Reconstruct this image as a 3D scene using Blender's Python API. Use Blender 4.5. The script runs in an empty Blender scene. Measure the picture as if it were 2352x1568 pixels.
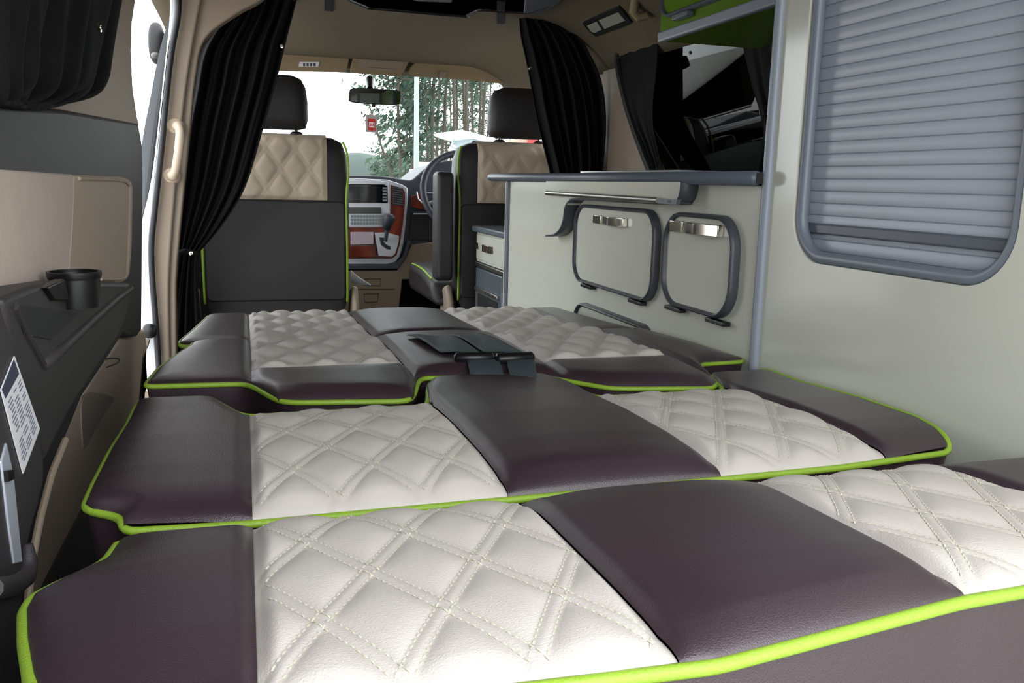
import bpy, bmesh, math, random
from mathutils import Vector, Matrix
random.seed(7)
SC = bpy.context.scene
COL = SC.collection
ZC = 0.89                      # camera height over the van floor; all z below are relative to it
PI = math.pi

# ------------------------------------------------------------------ camera
W, H = 2352.0, 1568.0
YAW, PIT, ROL, FPX = 0.298388597, 0.178882878, -0.0246335939, 2011.06
def _cam():
    f = Vector((math.sin(YAW)*math.cos(PIT), math.cos(YAW)*math.cos(PIT), -math.sin(PIT)))
    r0 = Vector((math.cos(YAW), -math.sin(YAW), 0)); d0 = f.cross(r0)
    return f, math.cos(ROL)*r0+math.sin(ROL)*d0, -math.sin(ROL)*r0+math.cos(ROL)*d0
CF, CR, CD = _cam()
def ray(px, py): return CF + CR*((px-W/2)/FPX) + CD*((py-H/2)/FPX)
def ax(px, py, X): v = ray(px, py); return v*(X/v.x)      # point at a known distance
def ay(px, py, Y): v = ray(px, py); return v*(Y/v.y)
def az(px, py, Z): v = ray(px, py); return v*(Z/v.z)
cam = bpy.data.cameras.new('camera'); co = bpy.data.objects.new('camera', cam); COL.objects.link(co)
cam.sensor_width = 36; cam.lens = FPX/W*36; cam.clip_start = .02; cam.clip_end = 600
m = Matrix((CR, -CD, -CF)).transposed().to_4x4(); m.translation = (0, 0, ZC); co.matrix_world = m
SC.camera = co
SC.view_settings.view_transform = 'Standard'; SC.view_settings.look = 'None'
SC.view_settings.gamma = 1; SC.view_settings.use_curve_mapping = False
SC.view_settings.exposure = 0.0

# ------------------------------------------------------------------ materials
def s2l(c): return tuple(((x/255)/12.92 if x/255 <= .04045 else ((x/255+.055)/1.055)**2.4) for x in c)
MATS = {}
def mat(name, col, rough=.5, metal=0, spec=.5, bump=0, bscale=200, var=0, vscale=6, coat=0, srgb=True):
    if name in MATS: return MATS[name]
    M = bpy.data.materials.new(name); M.use_nodes = True
    nt = M.node_tree; b = nt.nodes['Principled BSDF']
    c = s2l(col) if srgb else col
    b.inputs['Base Color'].default_value = (*c, 1); b.inputs['Roughness'].default_value = rough
    b.inputs['Metallic'].default_value = metal; b.inputs['Specular IOR Level'].default_value = spec
    b.inputs['Coat Weight'].default_value = coat; b.inputs['Coat Roughness'].default_value = .08
    tc = nt.nodes.new('ShaderNodeTexCoord')
    if var:
        n = nt.nodes.new('ShaderNodeTexNoise'); n.inputs['Scale'].default_value = vscale; n.inputs['Detail'].default_value = 4
        nt.links.new(tc.outputs['Object'], n.inputs['Vector'])
        mx = nt.nodes.new('ShaderNodeMix'); mx.data_type = 'RGBA'
        mx.inputs[6].default_value = (*[x*(1-var) for x in c], 1); mx.inputs[7].default_value = (*[min(1, x*(1+var)) for x in c], 1)
        nt.links.new(n.outputs['Fac'], mx.inputs[0]); nt.links.new(mx.outputs[2], b.inputs['Base Color'])
    if bump:
        n2 = nt.nodes.new('ShaderNodeTexNoise'); n2.inputs['Scale'].default_value = bscale; n2.inputs['Detail'].default_value = 3
        nt.links.new(tc.outputs['Object'], n2.inputs['Vector'])
        bp = nt.nodes.new('ShaderNodeBump'); bp.inputs['Strength'].default_value = bump; bp.inputs['Distance'].default_value = .002
        nt.links.new(n2.outputs['Fac'], bp.inputs['Height']); nt.links.new(bp.outputs['Normal'], b.inputs['Normal'])
    MATS[name] = M
    return M
CREAM = mat('cream_leather', (206, 199, 192), .5, bump=.25, bscale=700, var=.03, vscale=9)
BROWN = mat('brown_leather', (58, 44, 51), .33, spec=.9, bump=.25, bscale=900, var=.06, vscale=5)
SEATCREAM = mat('seat_cream_leather', (196, 180, 158), .55, bump=.2, bscale=600)
SEATDARK = mat('seat_dark_leather', (40, 37, 38), .5, bump=.2, bscale=700)
LIME = mat('lime_piping', (146, 182, 56), .45, bump=.3, bscale=500)
THREAD = mat('stitch_thread', (214, 211, 190), .7)
GLOSS = mat('cream_laminate', (214, 216, 203), .14, spec=.5, var=.015, vscale=2)
GREYTRIM = mat('grey_rubber_trim', (94, 101, 111), .38)
DKTRIM = mat('dark_rubber_trim', (72, 76, 82), .4)
PALETRIM = mat('pale_grey_trim', (148, 156, 168), .35)
SILVER = mat('silver_slats', (178, 186, 198), .38, spec=.6)
CHROME = mat('chrome', (222, 216, 205), .14, metal=1)
STEEL = mat('brushed_steel', (178, 176, 170), .3, metal=1)
BLACKCLOTH = mat('black_curtain_cloth', (15, 15, 17), .8, spec=.25, bump=.3, bscale=900)
BLACK = mat('black_plastic', (17, 17, 19), .35)
BLACKM = mat('matt_black_plastic', (26, 26, 28), .6)
TRIMGREY = mat('charcoal_trim_plastic', (58, 55, 57), .5, bump=.25, bscale=600)
BEIGE = mat('beige_trim_plastic', (150, 135, 118), .55, bump=.15, bscale=500, var=.03)
LITBEIGE = mat('lit_beige_plastic', (196, 178, 158), .6, bump=.2, bscale=500, var=.03)  # lighter copy of BEIGE, its colour making up for light on the left trim
BEIGEFAB = mat('beige_trim_fabric', (214, 199, 186), .9, bump=.5, bscale=350, var=.07, vscale=30)
HEAD = mat('headliner_cloth', (106, 95, 76), .95, bump=.4, bscale=500, var=.03)
VISOR = mat('visor_cloth', (150, 132, 104), .9, bump=.2, bscale=500)
WHITEPAINT = mat('white_car_paint', (226, 230, 235), .2, coat=.4)
RUBBER = mat('black_door_seal', (20, 24, 28), .5)
GREEN = mat('green_laminate', (98, 132, 34), .2)
WEB = mat('seat_belt_webbing', (66, 78, 84), .55, bump=.6, bscale=900)
WOOD = None
SILVERPL = mat('silver_plastic', (200, 202, 206), .3, metal=.4)
SCREEN = mat('screen_glass', (8, 9, 12), .06)
LCD = mat('lcd_grey_green', (58, 62, 52), .2)
BTN = mat('grey_green_buttons', (128, 138, 134), .4)
DASHTOP = mat('dash_grey', (56, 60, 70), .5, bump=.2, bscale=500)
PAPER = mat('white_paper', (235, 236, 240), .7)
INK = mat('printed_ink', (60, 66, 84), .7)
RED = mat('red_print', (200, 40, 40), .5)
CARPET = mat('dark_carpet', (34, 32, 32), .95, bump=.6, bscale=300)
LENS = mat('lamp_lens', (168, 172, 160), .25)
FRIDGE = mat('fridge_grey', (96, 104, 112), .35, metal=.2)
BARK = mat('pine_bark', (70, 64, 55), .9, bump=.6, bscale=20, var=.25, vscale=3)
LEAF = mat('pine_foliage', (40, 64, 48), .75, var=.45, vscale=1.4)
LEAF2 = mat('pale_foliage', (58, 80, 62), .75, var=.4, vscale=2)
HILL = mat('far_hillside', (66, 76, 72), .95, var=.3, vscale=.08)
ASPHALT = mat('pale_concrete', (176, 174, 168), .9, bump=.4, bscale=60, var=.1, vscale=.6)  # tone kept light so the ground bounces more daylight into the van
GLASSBLUE = mat('car_glass', (120, 140, 150), .05, spec=.8)
TAIL = mat('tail_lamp_red', (180, 20, 20), .2)
def wood():
    M = mat('red_burr_wood', (120, 34, 22), .12, coat=.6)
    nt = M.node_tree; b = nt.nodes['Principled BSDF']
    tc = nt.nodes.new('ShaderNodeTexCoord'); wv = nt.nodes.new('ShaderNodeTexWave'); wv.inputs['Scale'].default_value = 4
    wv.inputs['Distortion'].default_value = 9; wv.inputs['Detail'].default_value = 3
    rp = nt.nodes.new('ShaderNodeValToRGB'); rp.color_ramp.elements[0].color = (.12, .018, .009, 1); rp.color_ramp.elements[1].color = (.21, .036, .016, 1)
    nt.links.new(tc.outputs['Object'], wv.inputs['Vector']); nt.links.new(wv.outputs['Fac'], rp.inputs[0]); nt.links.new(rp.outputs[0], b.inputs['Base Color'])
    return M
WOOD = wood()
def glass(name, tint, trans, rough=0.0, ior=1.45):
    M = bpy.data.materials.new(name); M.use_nodes = True; nt = M.node_tree; nt.nodes.clear()
    o = nt.nodes.new('ShaderNodeOutputMaterial'); tr = nt.nodes.new('ShaderNodeBsdfTransparent'); tr.inputs[0].default_value = (*[t*trans for t in tint], 1)
    gl = nt.nodes.new('ShaderNodeBsdfGlossy'); gl.inputs['Roughness'].default_value = rough
    fr = nt.nodes.new('ShaderNodeFresnel'); fr.inputs['IOR'].default_value = ior
    mx = nt.nodes.new('ShaderNodeMixShader')
    nt.links.new(fr.outputs[0], mx.inputs[0]); nt.links.new(tr.outputs[0], mx.inputs[1]); nt.links.new(gl.outputs[0], mx.inputs[2]); nt.links.new(mx.outputs[0], o.inputs[0])
    return M
CLEAR = glass('clear_windscreen_glass', (.97, 1, .985), .93, ior=1.2)
TINT = glass('dark_tinted_glass', (.9, 1, 1), .012, ior=1.42)

# ------------------------------------------------------------------ mesh builder
class MB:
    def __init__(s): s.v = []; s.f = []; s.mi = []
    def add(s, vs, fs):
        o = len(s.v); s.v += [tuple(p) for p in vs]; s.f += [tuple(i+o for i in f) for f in fs]; return s
    def box(s, x0, x1, y0, y1, z0, z1):
        return s.add([(x0,y0,z0),(x1,y0,z0),(x1,y1,z0),(x0,y1,z0),(x0,y0,z1),(x1,y0,z1),(x1,y1,z1),(x0,y1,z1)],
                     [(0,3,2,1),(4,5,6,7),(0,1,5,4),(1,2,6,5),(2,3,7,6),(3,0,4,7)])
    def prism(s, pts, vec):
        n = len(pts); vec = Vector(vec); P = [Vector(p) for p in pts]
        nrm = Vector((0,0,0))
        for i in range(n):
            a, b = P[i], P[(i+1) % n]; nrm += Vector(((a.y-b.y)*(a.z+b.z), (a.z-b.z)*(a.x+b.x), (a.x-b.x)*(a.y+b.y)))
        if nrm.dot(vec) > 0: P = P[::-1]
        return s.add(P+[p+vec for p in P], [tuple(range(n)), tuple(range(2*n-1, n-1, -1))]+[(i, i+n, (i+1) % n+n, (i+1) % n) for i in range(n)])
    def tube(s, path, r, seg=10, closed=False, flat=1.0):
        P = [Vector(p) for p in path]; n = len(P); vs = []; fs = []
        up = None
        for i in range(n):
            a = P[(i-1) % n] if (closed or i > 0) else P[i]; b = P[(i+1) % n] if (closed or i < n-1) else P[i]
            t = (b-a).normalized()
            if up is None:
                up = Vector((0,0,1)) if abs(t.z) < .9 else Vector((1,0,0))
            sd = t.cross(up)
            if sd.length < 1e-6: sd = t.cross(Vector((1,0.3,0)))
            sd.normalize(); up = sd.cross(t).normalized()
            rr = r[i] if isinstance(r, (list, tuple)) else r
            for k in range(seg):
                an = 2*PI*k/seg; vs.append(P[i]+sd*(math.cos(an)*rr)+up*(math.sin(an)*rr*flat))
        m = n if closed else n-1
        for i in range(m):
            for k in range(seg):
                a = i*seg+k; b = i*seg+(k+1) % seg; c = ((i+1) % n)*seg+(k+1) % seg; d = ((i+1) % n)*seg+k
                fs.append((a, b, c, d))
        if not closed: fs += [tuple(range(seg-1, -1, -1)), tuple(range((n-1)*seg, n*seg))]
        return s.add(vs, fs)
    def grid(s, fn, nu, nv):
        vs = [fn(i/nu, j/nv) for j in range(nv+1) for i in range(nu+1)]
        return s.add(vs, [(j*(nu+1)+i, j*(nu+1)+i+1, (j+1)*(nu+1)+i+1, (j+1)*(nu+1)+i) for j in range(nv) for i in range(nu)])
    def lathe(s, prof, c, axis=(0,0,1), seg=24):
        A = Vector(axis).normalized(); U = A.orthogonal().normalized(); Vv = A.cross(U); c = Vector(c); n = len(prof)
        vs = [c+A*h+(U*math.cos(2*PI*k/seg)+Vv*math.sin(2*PI*k/seg))*r for (r, h) in prof for k in range(seg)]
        fs = [(i*seg+k, i*seg+(k+1) % seg, (i+1)*seg+(k+1) % seg, (i+1)*seg+k) for i in range(n-1) for k in range(seg)]
        fs += [tuple(range(seg-1, -1, -1)), tuple(range((n-1)*seg, n*seg))]
        return s.add(vs, fs)
    def ell(s, c, rx, ry, rz, nu=16, nv=10, p=1.0):
        def sp(x): return math.copysign(abs(x)**p, x)
        vs = []
        for j in range(nv+1):
            th = -PI/2+PI*j/nv
            for i in range(nu):
                ph = 2*PI*i/nu; vs.append((c[0]+rx*sp(math.cos(th))*sp(math.cos(ph)), c[1]+ry*sp(math.cos(th))*sp(math.sin(ph)), c[2]+rz*sp(math.sin(th))))
        return s.add(vs, [(j*nu+i, j*nu+(i+1) % nu, (j+1)*nu+(i+1) % nu, (j+1)*nu+i) for j in range(nv) for i in range(nu)])
    def build(s, name, material, parent=None, bevel=0, seg=3, solid=0, angle=38, sub=0):
        me = bpy.data.meshes.new(name); me.from_pydata([(x, y, z+ZC) for x, y, z in s.v], [], s.f); me.update()
        me.polygons.foreach_set('use_smooth', [True]*len(me.polygons))
        me.set_sharp_from_angle(angle=math.radians(angle))
        me.materials.append(material)
        o = bpy.data.objects.new(name, me); COL.objects.link(o)
        if parent is not None:
            o.parent = parent
            w = Matrix.Identity(4); q = parent
            while q: w = q.matrix_basis.copy() if q.parent is None else w; q = q.parent
            o.matrix_parent_inverse = w.inverted() if parent.parent is None else Matrix.Identity(4)
        if solid:
            md = o.modifiers.new('thickness', 'SOLIDIFY'); md.thickness = solid; md.offset = 0
        if bevel:
            md = o.modifiers.new('bevel', 'BEVEL'); md.width = bevel; md.segments = seg; md.limit_method = 'ANGLE'; md.angle_limit = math.radians(40)
        if sub:
            md = o.modifiers.new('subsurf', 'SUBSURF'); md.levels = sub; md.render_levels = sub
        return o
def thing(name, label, cat, loc, group=None):
    o = bpy.data.objects.new(name, None); COL.objects.link(o); o.empty_display_size = .05
    o.location = (loc[0], loc[1], loc[2]+ZC)
    o['label'] = label; o['category'] = cat
    if group: o['group'] = group
    return o
def tag(o, label, cat, group=None, kind=None):
    o['label'] = label; o['category'] = cat
    if group: o['group'] = group
    if kind: o['kind'] = kind
    return o
def struct(o, label=None, cat=None):
    o['kind'] = 'structure'
    if label: o['label'] = label
    if cat: o['category'] = cat
    return o
def cat_rom(pts, n=6, closed=False):
    P = [Vector(p) for p in pts]; out = []; N = len(P)
    for i in range(N if closed else N-1):
        p1, p2 = P[i], P[(i+1) % N]
        p0 = P[i-1] if (i > 0 or closed) else p1; p3 = P[(i+2) % N] if (closed or i+2 < N) else p2
        for k in range(n):
            t = k/n
            out.append(.5*((2*p1)+(p2-p0)*t+(2*p0-5*p1+4*p2-p3)*t*t+(3*p1-p0-3*p2+p3)*t*t*t))
    if not closed: out.append(P[-1])
    return out
def pw(pts):
    def f(x):
        if x <= pts[0][0]: return pts[0][1]
        for (a, b), (c, d) in zip(pts, pts[1:]):
            if x <= c: return b+(d-b)*(x-a)/(c-a) if c > a else d
        return pts[-1][1]
    return f
def rr(a0, a1, b0, b1, r, n=7):
    out = []
    for cx, cy, st in ((a1-r, b1-r, 0), (a0+r, b1-r, 90), (a0+r, b0+r, 180), (a1-r, b0+r, 270)):
        for k in range(n+1):
            an = math.radians(st+90*k/n); out.append((cx+r*math.cos(an), cy+r*math.sin(an)))
    return out
def pxy(pts, Y): return [ay(x, y, Y) for x, y in pts]
def pxx(pts, X): return [ax(x, y, X) for x, y in pts]
def slab_y(pts, Y, t): return MB().prism(pxy(pts, Y), (0, t, 0))      # a slab facing the rear, traced at depth Y, t thick
def slab_x(pts, X, t): return MB().prism(pxx(pts, X), (t, 0, 0))
def px_smooth(pts, n=5, closed=True): return [(p.x, p.y) for p in cat_rom([(a, b, 0) for a, b in pts], n, closed)]

# ------------------------------------------------------------------ bed cushions
def fall(d, r, h):
    if d >= r: return 0.0
    u = max(0.0, d/r); return h*(1-math.sqrt(max(0, 1-(1-u)**2)))
QX, QY = .0745, .135
def quilt(x, y, x0, y0, amp, QX=QX, QY=QY):
    u = (x-x0)/QX+(y-y0)/QY; v = (x-x0)/QX-(y-y0)/QY
    k = 1/math.sqrt(1/QX**2+1/QY**2)
    du = abs(u-round(u))*k; dv = abs(v-round(v))*k
    def f(d): return 0.0 if d < .005 else 1-math.exp(-((d-.005)/.009)**1.3)
    d = min(du, dv); h = amp*f(du)*f(dv)
    if d < .005: h += .0007*(1-(d/.005)**2)
    h -= .0007*math.exp(-((d-.0052)/.0014)**2)
    return h
def cushion(name, label, xs, yn, yf, zt, xl, xr, fn, ff, fs, panels, fr=None, pr=.0037, qa=.0046, skirt=.14, res=.004, stitch=True, qy0=.885, front=None):
    """xl/xr: side outline by y; yn/yf: near/far outline by x; zt: crown by y; fn/ff/fs: (radius, drop) at near, far, sides"""
    root = thing(name, label, 'bed cushion', (.32, (yn(.32)+yf(.32))/2, -.45), 'leather sections of the made-up bed')
    def base(x, y):
        z = zt(y)
        return z-max(fall(y-yn(x), *fn), fall(yf(x)-y, *ff), fall(x-xl(y), *fs), fall(xr(y)-x, *(fr or fs)))
    for (nm, x0, x1, pn, pf, kind) in panels:
        pn = pn or yn; pf = pf or yf
        outer_l = x0 is None; outer_r = x1 is None
        def pos(s, t, pn=pn, pf=pf, x0=x0, x1=x1, outer_l=outer_l, outer_r=outer_r, kind=kind):
            ym = None
            a = x0 if not outer_l else xl(.5*(pn(-.07)+pf(-.07))); b = x1 if not outer_r else xr(.5*(pn(.74)+pf(.74)))
            x = a+(b-a)*s; y = pn(x)+(pf(x)-pn(x))*t
            if outer_l: x = xl(y)+(b-xl(y))*s
            if outer_r: x = a+(xr(y)-a)*s
            return x, y
        def zz(x, y, pn=pn, pf=pf, x0=x0, x1=x1, kind=kind):
            z = base(x, y); d = []
            if x0 is not None: d.append(x-x0)
            if x1 is not None: d.append(x1-x)
            if pn is not yn: d.append(y-pn(x))
            if pf is not yf: d.append(pf(x)-y)
            dd = max(0, min(d)) if d else 1
            oe = min(1, max(0, min(abs(yf(x)-y), abs(y-yn(x))))/.03)
            z -= .007*math.exp(-(dd/.007)**2)*oe
            if kind == 'cream':
                e = min(1, min(abs(yf(x)-y), abs(y-yn(x)))/.02)
                z += quilt(x, y, 0 if x < .3 else .457, qy0, qa)*min(1, dd/.012)*(.35+.65*e)-.002
            elif kind == 'crown': z += .006*(1-math.exp(-(dd/.04)**2))*oe
            return z
        L = abs((x1 if x1 is not None else .79)-(x0 if x0 is not None else -.14)); D = abs(pf(.1 if x0 is None else x0+.02)-pn(.1 if x0 is None else x0+.02))
        nu = max(8, int(L/res)); nv = max(10, int(D/res))
        def g(s, t, pos=pos, zz=zz): x, y = pos(s, t); return (x, y, zz(x, y))
        o = MB().grid(g, nu, nv).build(nm, CREAM if kind == 'cream' else BROWN, root, angle=80)
        if kind == 'cream' and stitch:
            sb = MB(); k = 1/math.sqrt(1/QX**2+1/QY**2); xo = 0 if x0 < .3 else .457
            for sgn in (1, -1):
                dirv = Vector((QX, -sgn*QY, 0)).normalized()
                nv_ = Vector((1/QX, sgn/QY, 0)).normalized()
                for i in range(-12, 14):
                    for off in (-.0048, .0048):
                        # line: (x-xo)/QX + sgn*(y-qy0)/QY = i
                        p0 = Vector((xo+i*QX, qy0, 0))+nv_*off
                        for st in range(-110, 110):
                            a = p0+dirv*(st*.0062); b = a+dirv*.0042
                            if not (x0+.006 < a.x < x1-.006 and x0+.006 < b.x < x1-.006): continue
                            if not (pn(a.x)+.013 < a.y < pf(a.x)-.004 and pn(b.x)+.013 < b.y < pf(b.x)-.004): continue
                            za, zb = zz(a.x, a.y), zz(b.x, b.y); w = nv_*.0005; hgt = .0003
                            A = Vector((a.x, a.y, za)); B = Vector((b.x, b.y, zb)); A.z += .0005; B.z += .0005; mid = (A+B)/2+Vector((0, 0, hgt+.0004))
                            sb.add([A-w, A+w, B+w, B-w, mid-w*.8, mid+w*.8], [(0, 4, 5, 1), (4, 3, 2, 5), (0, 3, 4), (1, 5, 2)])
            if sb.v: sb.build('stitching', THREAD, o)
    # outline for piping and boxing
    out = []
    N = 130
    XL0, XR0 = xl(yn(-.1)), xr(yn(.75))
    for i in range(N+1):
        x = XL0+(XR0-XL0)*i/N; out.append((x, yn(x)))
    for i in range(1, 70):
        y = yn(XR0)+(yf(.75)-yn(XR0))*i/70; out.append((xr(y), y))
    XL1, XR1 = xl(yf(-.1)), xr(yf(.75))
    for i in range(N+1):
        x = XR1+(XL1-XR1)*i/N; out.append((x, yf(x)))
    for i in range(1, 70):
        y = yf(-.1)+(yn(-.1)-yf(-.1))*i/70; out.append((xl(y), y))
    pts = []
    for x, y in out:
        p = Vector((x, y, base(x, y)-.001))
        if not pts or (p-pts[-1]).length > .002: pts.append(p)
    # round the corners a little
    for _ in range(2): pts = [pts[i-1]*.25+pts[i]*.5+pts[(i+1) % len(pts)]*.25 for i in range(len(pts))]
    MB().tube(pts, pr, 10, closed=True).build('piping', LIME, root, angle=180)
    sk = MB(); n = len(pts); cx = .32; cy = sum(p.y for p in pts)/n
    ring = []
    for lev, ins in ((.012, .035), (.004, .012), (-.0012, .0), (skirt*.3, .006), (skirt, .03)):
        ring += [(p.x+(cx-p.x)*ins*2.2, p.y+(cy-p.y)*ins*2.2, p.z-lev) for p in pts]
    sk.add(ring, [(k*n+i, (k+1)*n+i, (k+1)*n+(i+1) % n, k*n+(i+1) % n) for k in range(4) for i in range(n)]+[tuple(range(5*n-1, 4*n-1, -1))])
    sk.build('boxing', BROWN, root)
    return root, base

const = lambda c: (lambda x: c)
cols = lambda: [('side_bolster', None, 0.0, None, None, 'dark'), ('quilted_panel', 0.0, .228, None, None, 'cream'), ('centre_panel', .228, .455, None, None, 'crown'),
                ('quilted_panel', .455, .665, None, None, 'cream'), ('side_bolster', .665, None, None, None, 'dark')]
xl1 = pw([(.36, -.085), (.44, -.098), (.50, -.120), (.547, -.133), (.592, -.143), (.614, -.143), (.632, -.132), (.646, -.121), (.662, -.109), (.676, -.105), (.72, -.101)])
xr1 = pw([(.36, .88), (.72, .80)])
cushion('bed_cushion', 'nearest section of the bed, widest quilted cream panels and a bare brown front edge', None,
        pw([(-.12, .425), (.0, .413), (.25, .402), (.45, .432), (.56, .437), (.9, .43)]), const(.716), pw([(.36, -.252), (.5, -.2545), (.66, -.262), (.75, -.268)]),
        xl1, xr1, (.055, .014), (.085, .026), (.14, .022), cols(), fr=(.05, .020), pr=.0046, res=.0022, qy0=.489+.0675, skirt=.2)
xl2 = pw([(.72, -.098), (.765, -.106), (.774, -.112), (.786, -.133), (.797, -.140), (1.2, -.14)])
yf2 = pw([(-.14, 1.195), (-.06, 1.195), (-.046, 1.185), (-.008, 1.085), (.0, 1.082), (.225, 1.09), (.243, 1.20), (.26, 1.238), (.42, 1.232), (.44, 1.2), (.455, 1.09), (.66, 1.09), (.685, 1.17), (.70, 1.20), (.80, 1.205)])
cushion('bed_cushion', 'second bed section from the front edge, with a brown tongue running between its quilted panels', None,
        pw([(-.14, .745), (.0, .736), (.3, .742), (.6, .752), (.8, .775)]), yf2, pw([(.72, -.272), (.85, -.268), (.96, -.27), (1.1, -.279), (1.25, -.279)]),
        xl2, pw([(.75, .752), (.775, .765), (.82, .778), (.86, .786), (1.2, .79)]), (.06, .018), (.06, .010), (.05, .016), cols(), fr=(.03, .003), res=.0024, qy0=.885, skirt=.16)
yn3 = pw([(-.14, 1.255), (-.01, 1.248), (.002, 1.24), (.036, 1.148), (.06, 1.138), (.195, 1.12), (.212, 1.128), (.236, 1.232), (.25, 1.238), (.425, 1.215), (.44, 1.2), (.497, 1.135), (.52, 1.128), (.65, 1.108), (.67, 1.13), (.70, 1.245), (.71, 1.252), (.80, 1.262)])
ysp = const(1.305)
p3 = [('side_bolster', None, .004, None, None, 'dark'), ('front_pad', .004, .23, None, ysp, 'crown'), ('quilted_panel', .004, .23, ysp, None, 'cream'),
      ('centre_panel', .23, .45, None, None, 'crown'), ('front_pad', .45, .672, None, const(1.29), 'crown'), ('quilted_panel', .45, .672, const(1.29), None, 'cream'),
      ('side_bolster', .672, None, None, None, 'dark')]
cushion('bed_cushion', 'third bed section, with two plain brown front pads and black straps lying on its middle', None,
        yn3, const(1.605), pw([(1.1, -.276), (1.25, -.272), (1.45, -.274), (1.62, -.28)]),
        pw([(1.2, -.137), (1.25, -.135), (1.36, -.127), (1.57, -.092), (1.62, -.09)]), pw([(1.2, .80), (1.25, .797), (1.62, .775)]), (.05, .012), (.03, .012), (.05, .010), p3, qa=.0085, res=.004, stitch=False, qy0=1.3)
p4 = [('side_bolster', None, .004, None, None, 'dark'), ('quilted_panel', .004, .228, None, None, 'cream'), ('centre_panel', .228, .452, None, None, 'crown'),
      ('quilted_panel', .452, .662, None, None, 'cream'), ('side_bolster', .662, None, None, None, 'dark')]
cushion('bed_cushion', 'far end section of the bed, lying below the two front seats', None,
        const(1.625), const(2.06), pw([(1.6, -.283), (1.8, -.292), (2.06, -.300)]),
        pw([(1.6, -.116), (1.67, -.115), (1.95, -.09), (2.07, -.08)]), pw([(1.6, .775), (2.07, .75)]), (.05, .014), (.05, .012), (.05, .010), p4, qa=.0085, res=.0045, stitch=False, qy0=1.8)
# seat-base frame below the bed
bf = MB(); bf.box(-.06, .74, .5, 2.0, -.89, -.46)
struct_bed = bf.build('bed_platform', SEATDARK); tag(struct_bed, 'dark box base carrying the four bed cushions', 'bed platform')

# straps lying on the middle of the third section
def belt(pl, pr, bar, tail, label):
    r = thing('seat_belt', label, 'seat belt', az(*bar[0], -.272), 'black straps on the middle of the bed')
    def g(s, t):
        a = Vector(az(*pl[0], -.268)).lerp(Vector(az(*pl[1], -.262)), t); b = Vector(az(*pr[0], -.268)).lerp(Vector(az(*pr[1], -.262)), t)
        p = a.lerp(b, s); p.z += .004*math.sin(t*PI)+.0015*math.sin(s*7+t*5); return p
    MB().grid(g, 10, 14).build('webbing', WEB, r, solid=.0022)
    a, b = Vector(az(*bar[0], -.262)), Vector(az(*bar[1], -.262))
    mb = MB(); d = (b-a).normalized(); mb.tube([a, a+d*.004, b-d*.004, b], [.005, .0098, .0098, .005], 12, flat=.85)
    mb.build('buckle_bar', BLACK, r, angle=60)
    q = [az(*p, -.270) for p in tail]
    def g2(s, t):
        p = Vector(q[0]).lerp(Vector(q[1]), s).lerp(Vector(q[3]).lerp(Vector(q[2]), s), t); p.z -= .012*t*t-.006; return p
    MB().grid(g2, 6, 8).build('webbing_tail', WEB, r, solid=.0022)
belt([(934, 769), (1012, 806)], [(1031, 771), (1108, 812)], [(1043, 821), (1134, 820)], [(1070, 830), (1142, 830), (1158, 856), (1080, 852)], 'black strap with end bar, the one nearer the left quilted panel')
belt([(1033, 770), (1110, 806)], [(1100, 766), (1208, 812)], [(1138, 824), (1226, 819)], [(1160, 832), (1226, 832), (1234, 864), (1172, 858)], 'black strap with end bar, the one touching the right quilted panel')

# ------------------------------------------------------------------ kitchen run along the right side
KX = .80
k = thing('kitchen_unit', 'low cream kitchen cabinet with three rounded hatches along the bed', 'kitchen cabinet', (1.0, 1.95, -.89))
kb = MB(); kb.box(KX, 1.24, 1.25, 2.715, -.89, .006); kb.build('carcass', GLOSS, k, bevel=.002)
MB().tube([(KX-.001, 2.668, -.88), (KX-.001, 2.668, .0055)], .010, 10).build('edge_trim', GREYTRIM, k)
def hatch(par, y0, y1, z0, z1, r, X, latch, tube=1.0, hinges=True, face=None, frame=None):
    X0 = X; X = X-.010
    d = MB().prism([(X, y, z) for y, z in rr(y0+.004, y1-.004, z0+.004, z1-.004, r-.004, 10)], (.0095, 0, 0)).build('door', face or GLOSS, par)
    prof = [(0, -.0003), (0, -.012), (.0015, -.0165), (.0045, -.0185), (.0075, -.0165), (.0085, -.0095)]
    fb = MB(); loops = [[(X0+xo*tube, y, z) for y, z in rr(y0+i_, y1-i_, z0+i_, z1-i_, r-i_, 10)] for i_, xo in prof]; n_ = len(loops[0])
    fb.add([p for l in loops for p in l], [(a*n_+b, a*n_+(b+1) % n_, (a+1)*n_+(b+1) % n_, (a+1)*n_+b) for a in range(len(loops)-1) for b in range(n_)])
    fb.build('rubber_frame', frame or DKTRIM, d, angle=60)
    X = X+.004
    if latch:
        ya, yb, z, hh = latch       # far and near end of the chrome catch
        L = ya-yb
        h = MB(); h.box(X-.012, X-.004, ya-L*.27, ya, z-hh, z+hh); h.build('latch_keep', CHROME, d, bevel=.0015)
        h = MB(); h.prism([(X-.004, ya-L*.34, z-hh), (X-.018, ya-L*.42, z-hh), (X-.024, ya-L*.7, z-hh), (X-.016, yb, z-hh), (X-.004, yb, z-hh)], (0, 0, 2*hh)); h.build('latch_handle', CHROME, d, bevel=.0015)
    if hinges:
        for fr in (.2, .82):
            yc = y1-(y1-y0)*fr
            MB().box(X0-.016, X0-.0005, yc-.032, yc+.032, z0-.009, z0-.001).build('hinge', BLACK, d, bevel=.002)
    return d
hatch(k, 1.600, 2.052, -.236, -.046, .055, KX, (1.925, 1.745, -.078, .0095))
hatch(k, 1.302, 1.562, -.226, -.046, .06, KX, (1.535, 1.345, -.073, .0105))
hatch(k, 1.600, 2.035, -.50, -.284, .055, KX, (1.905, 1.735, -.325, .012), hinges=False)
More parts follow.
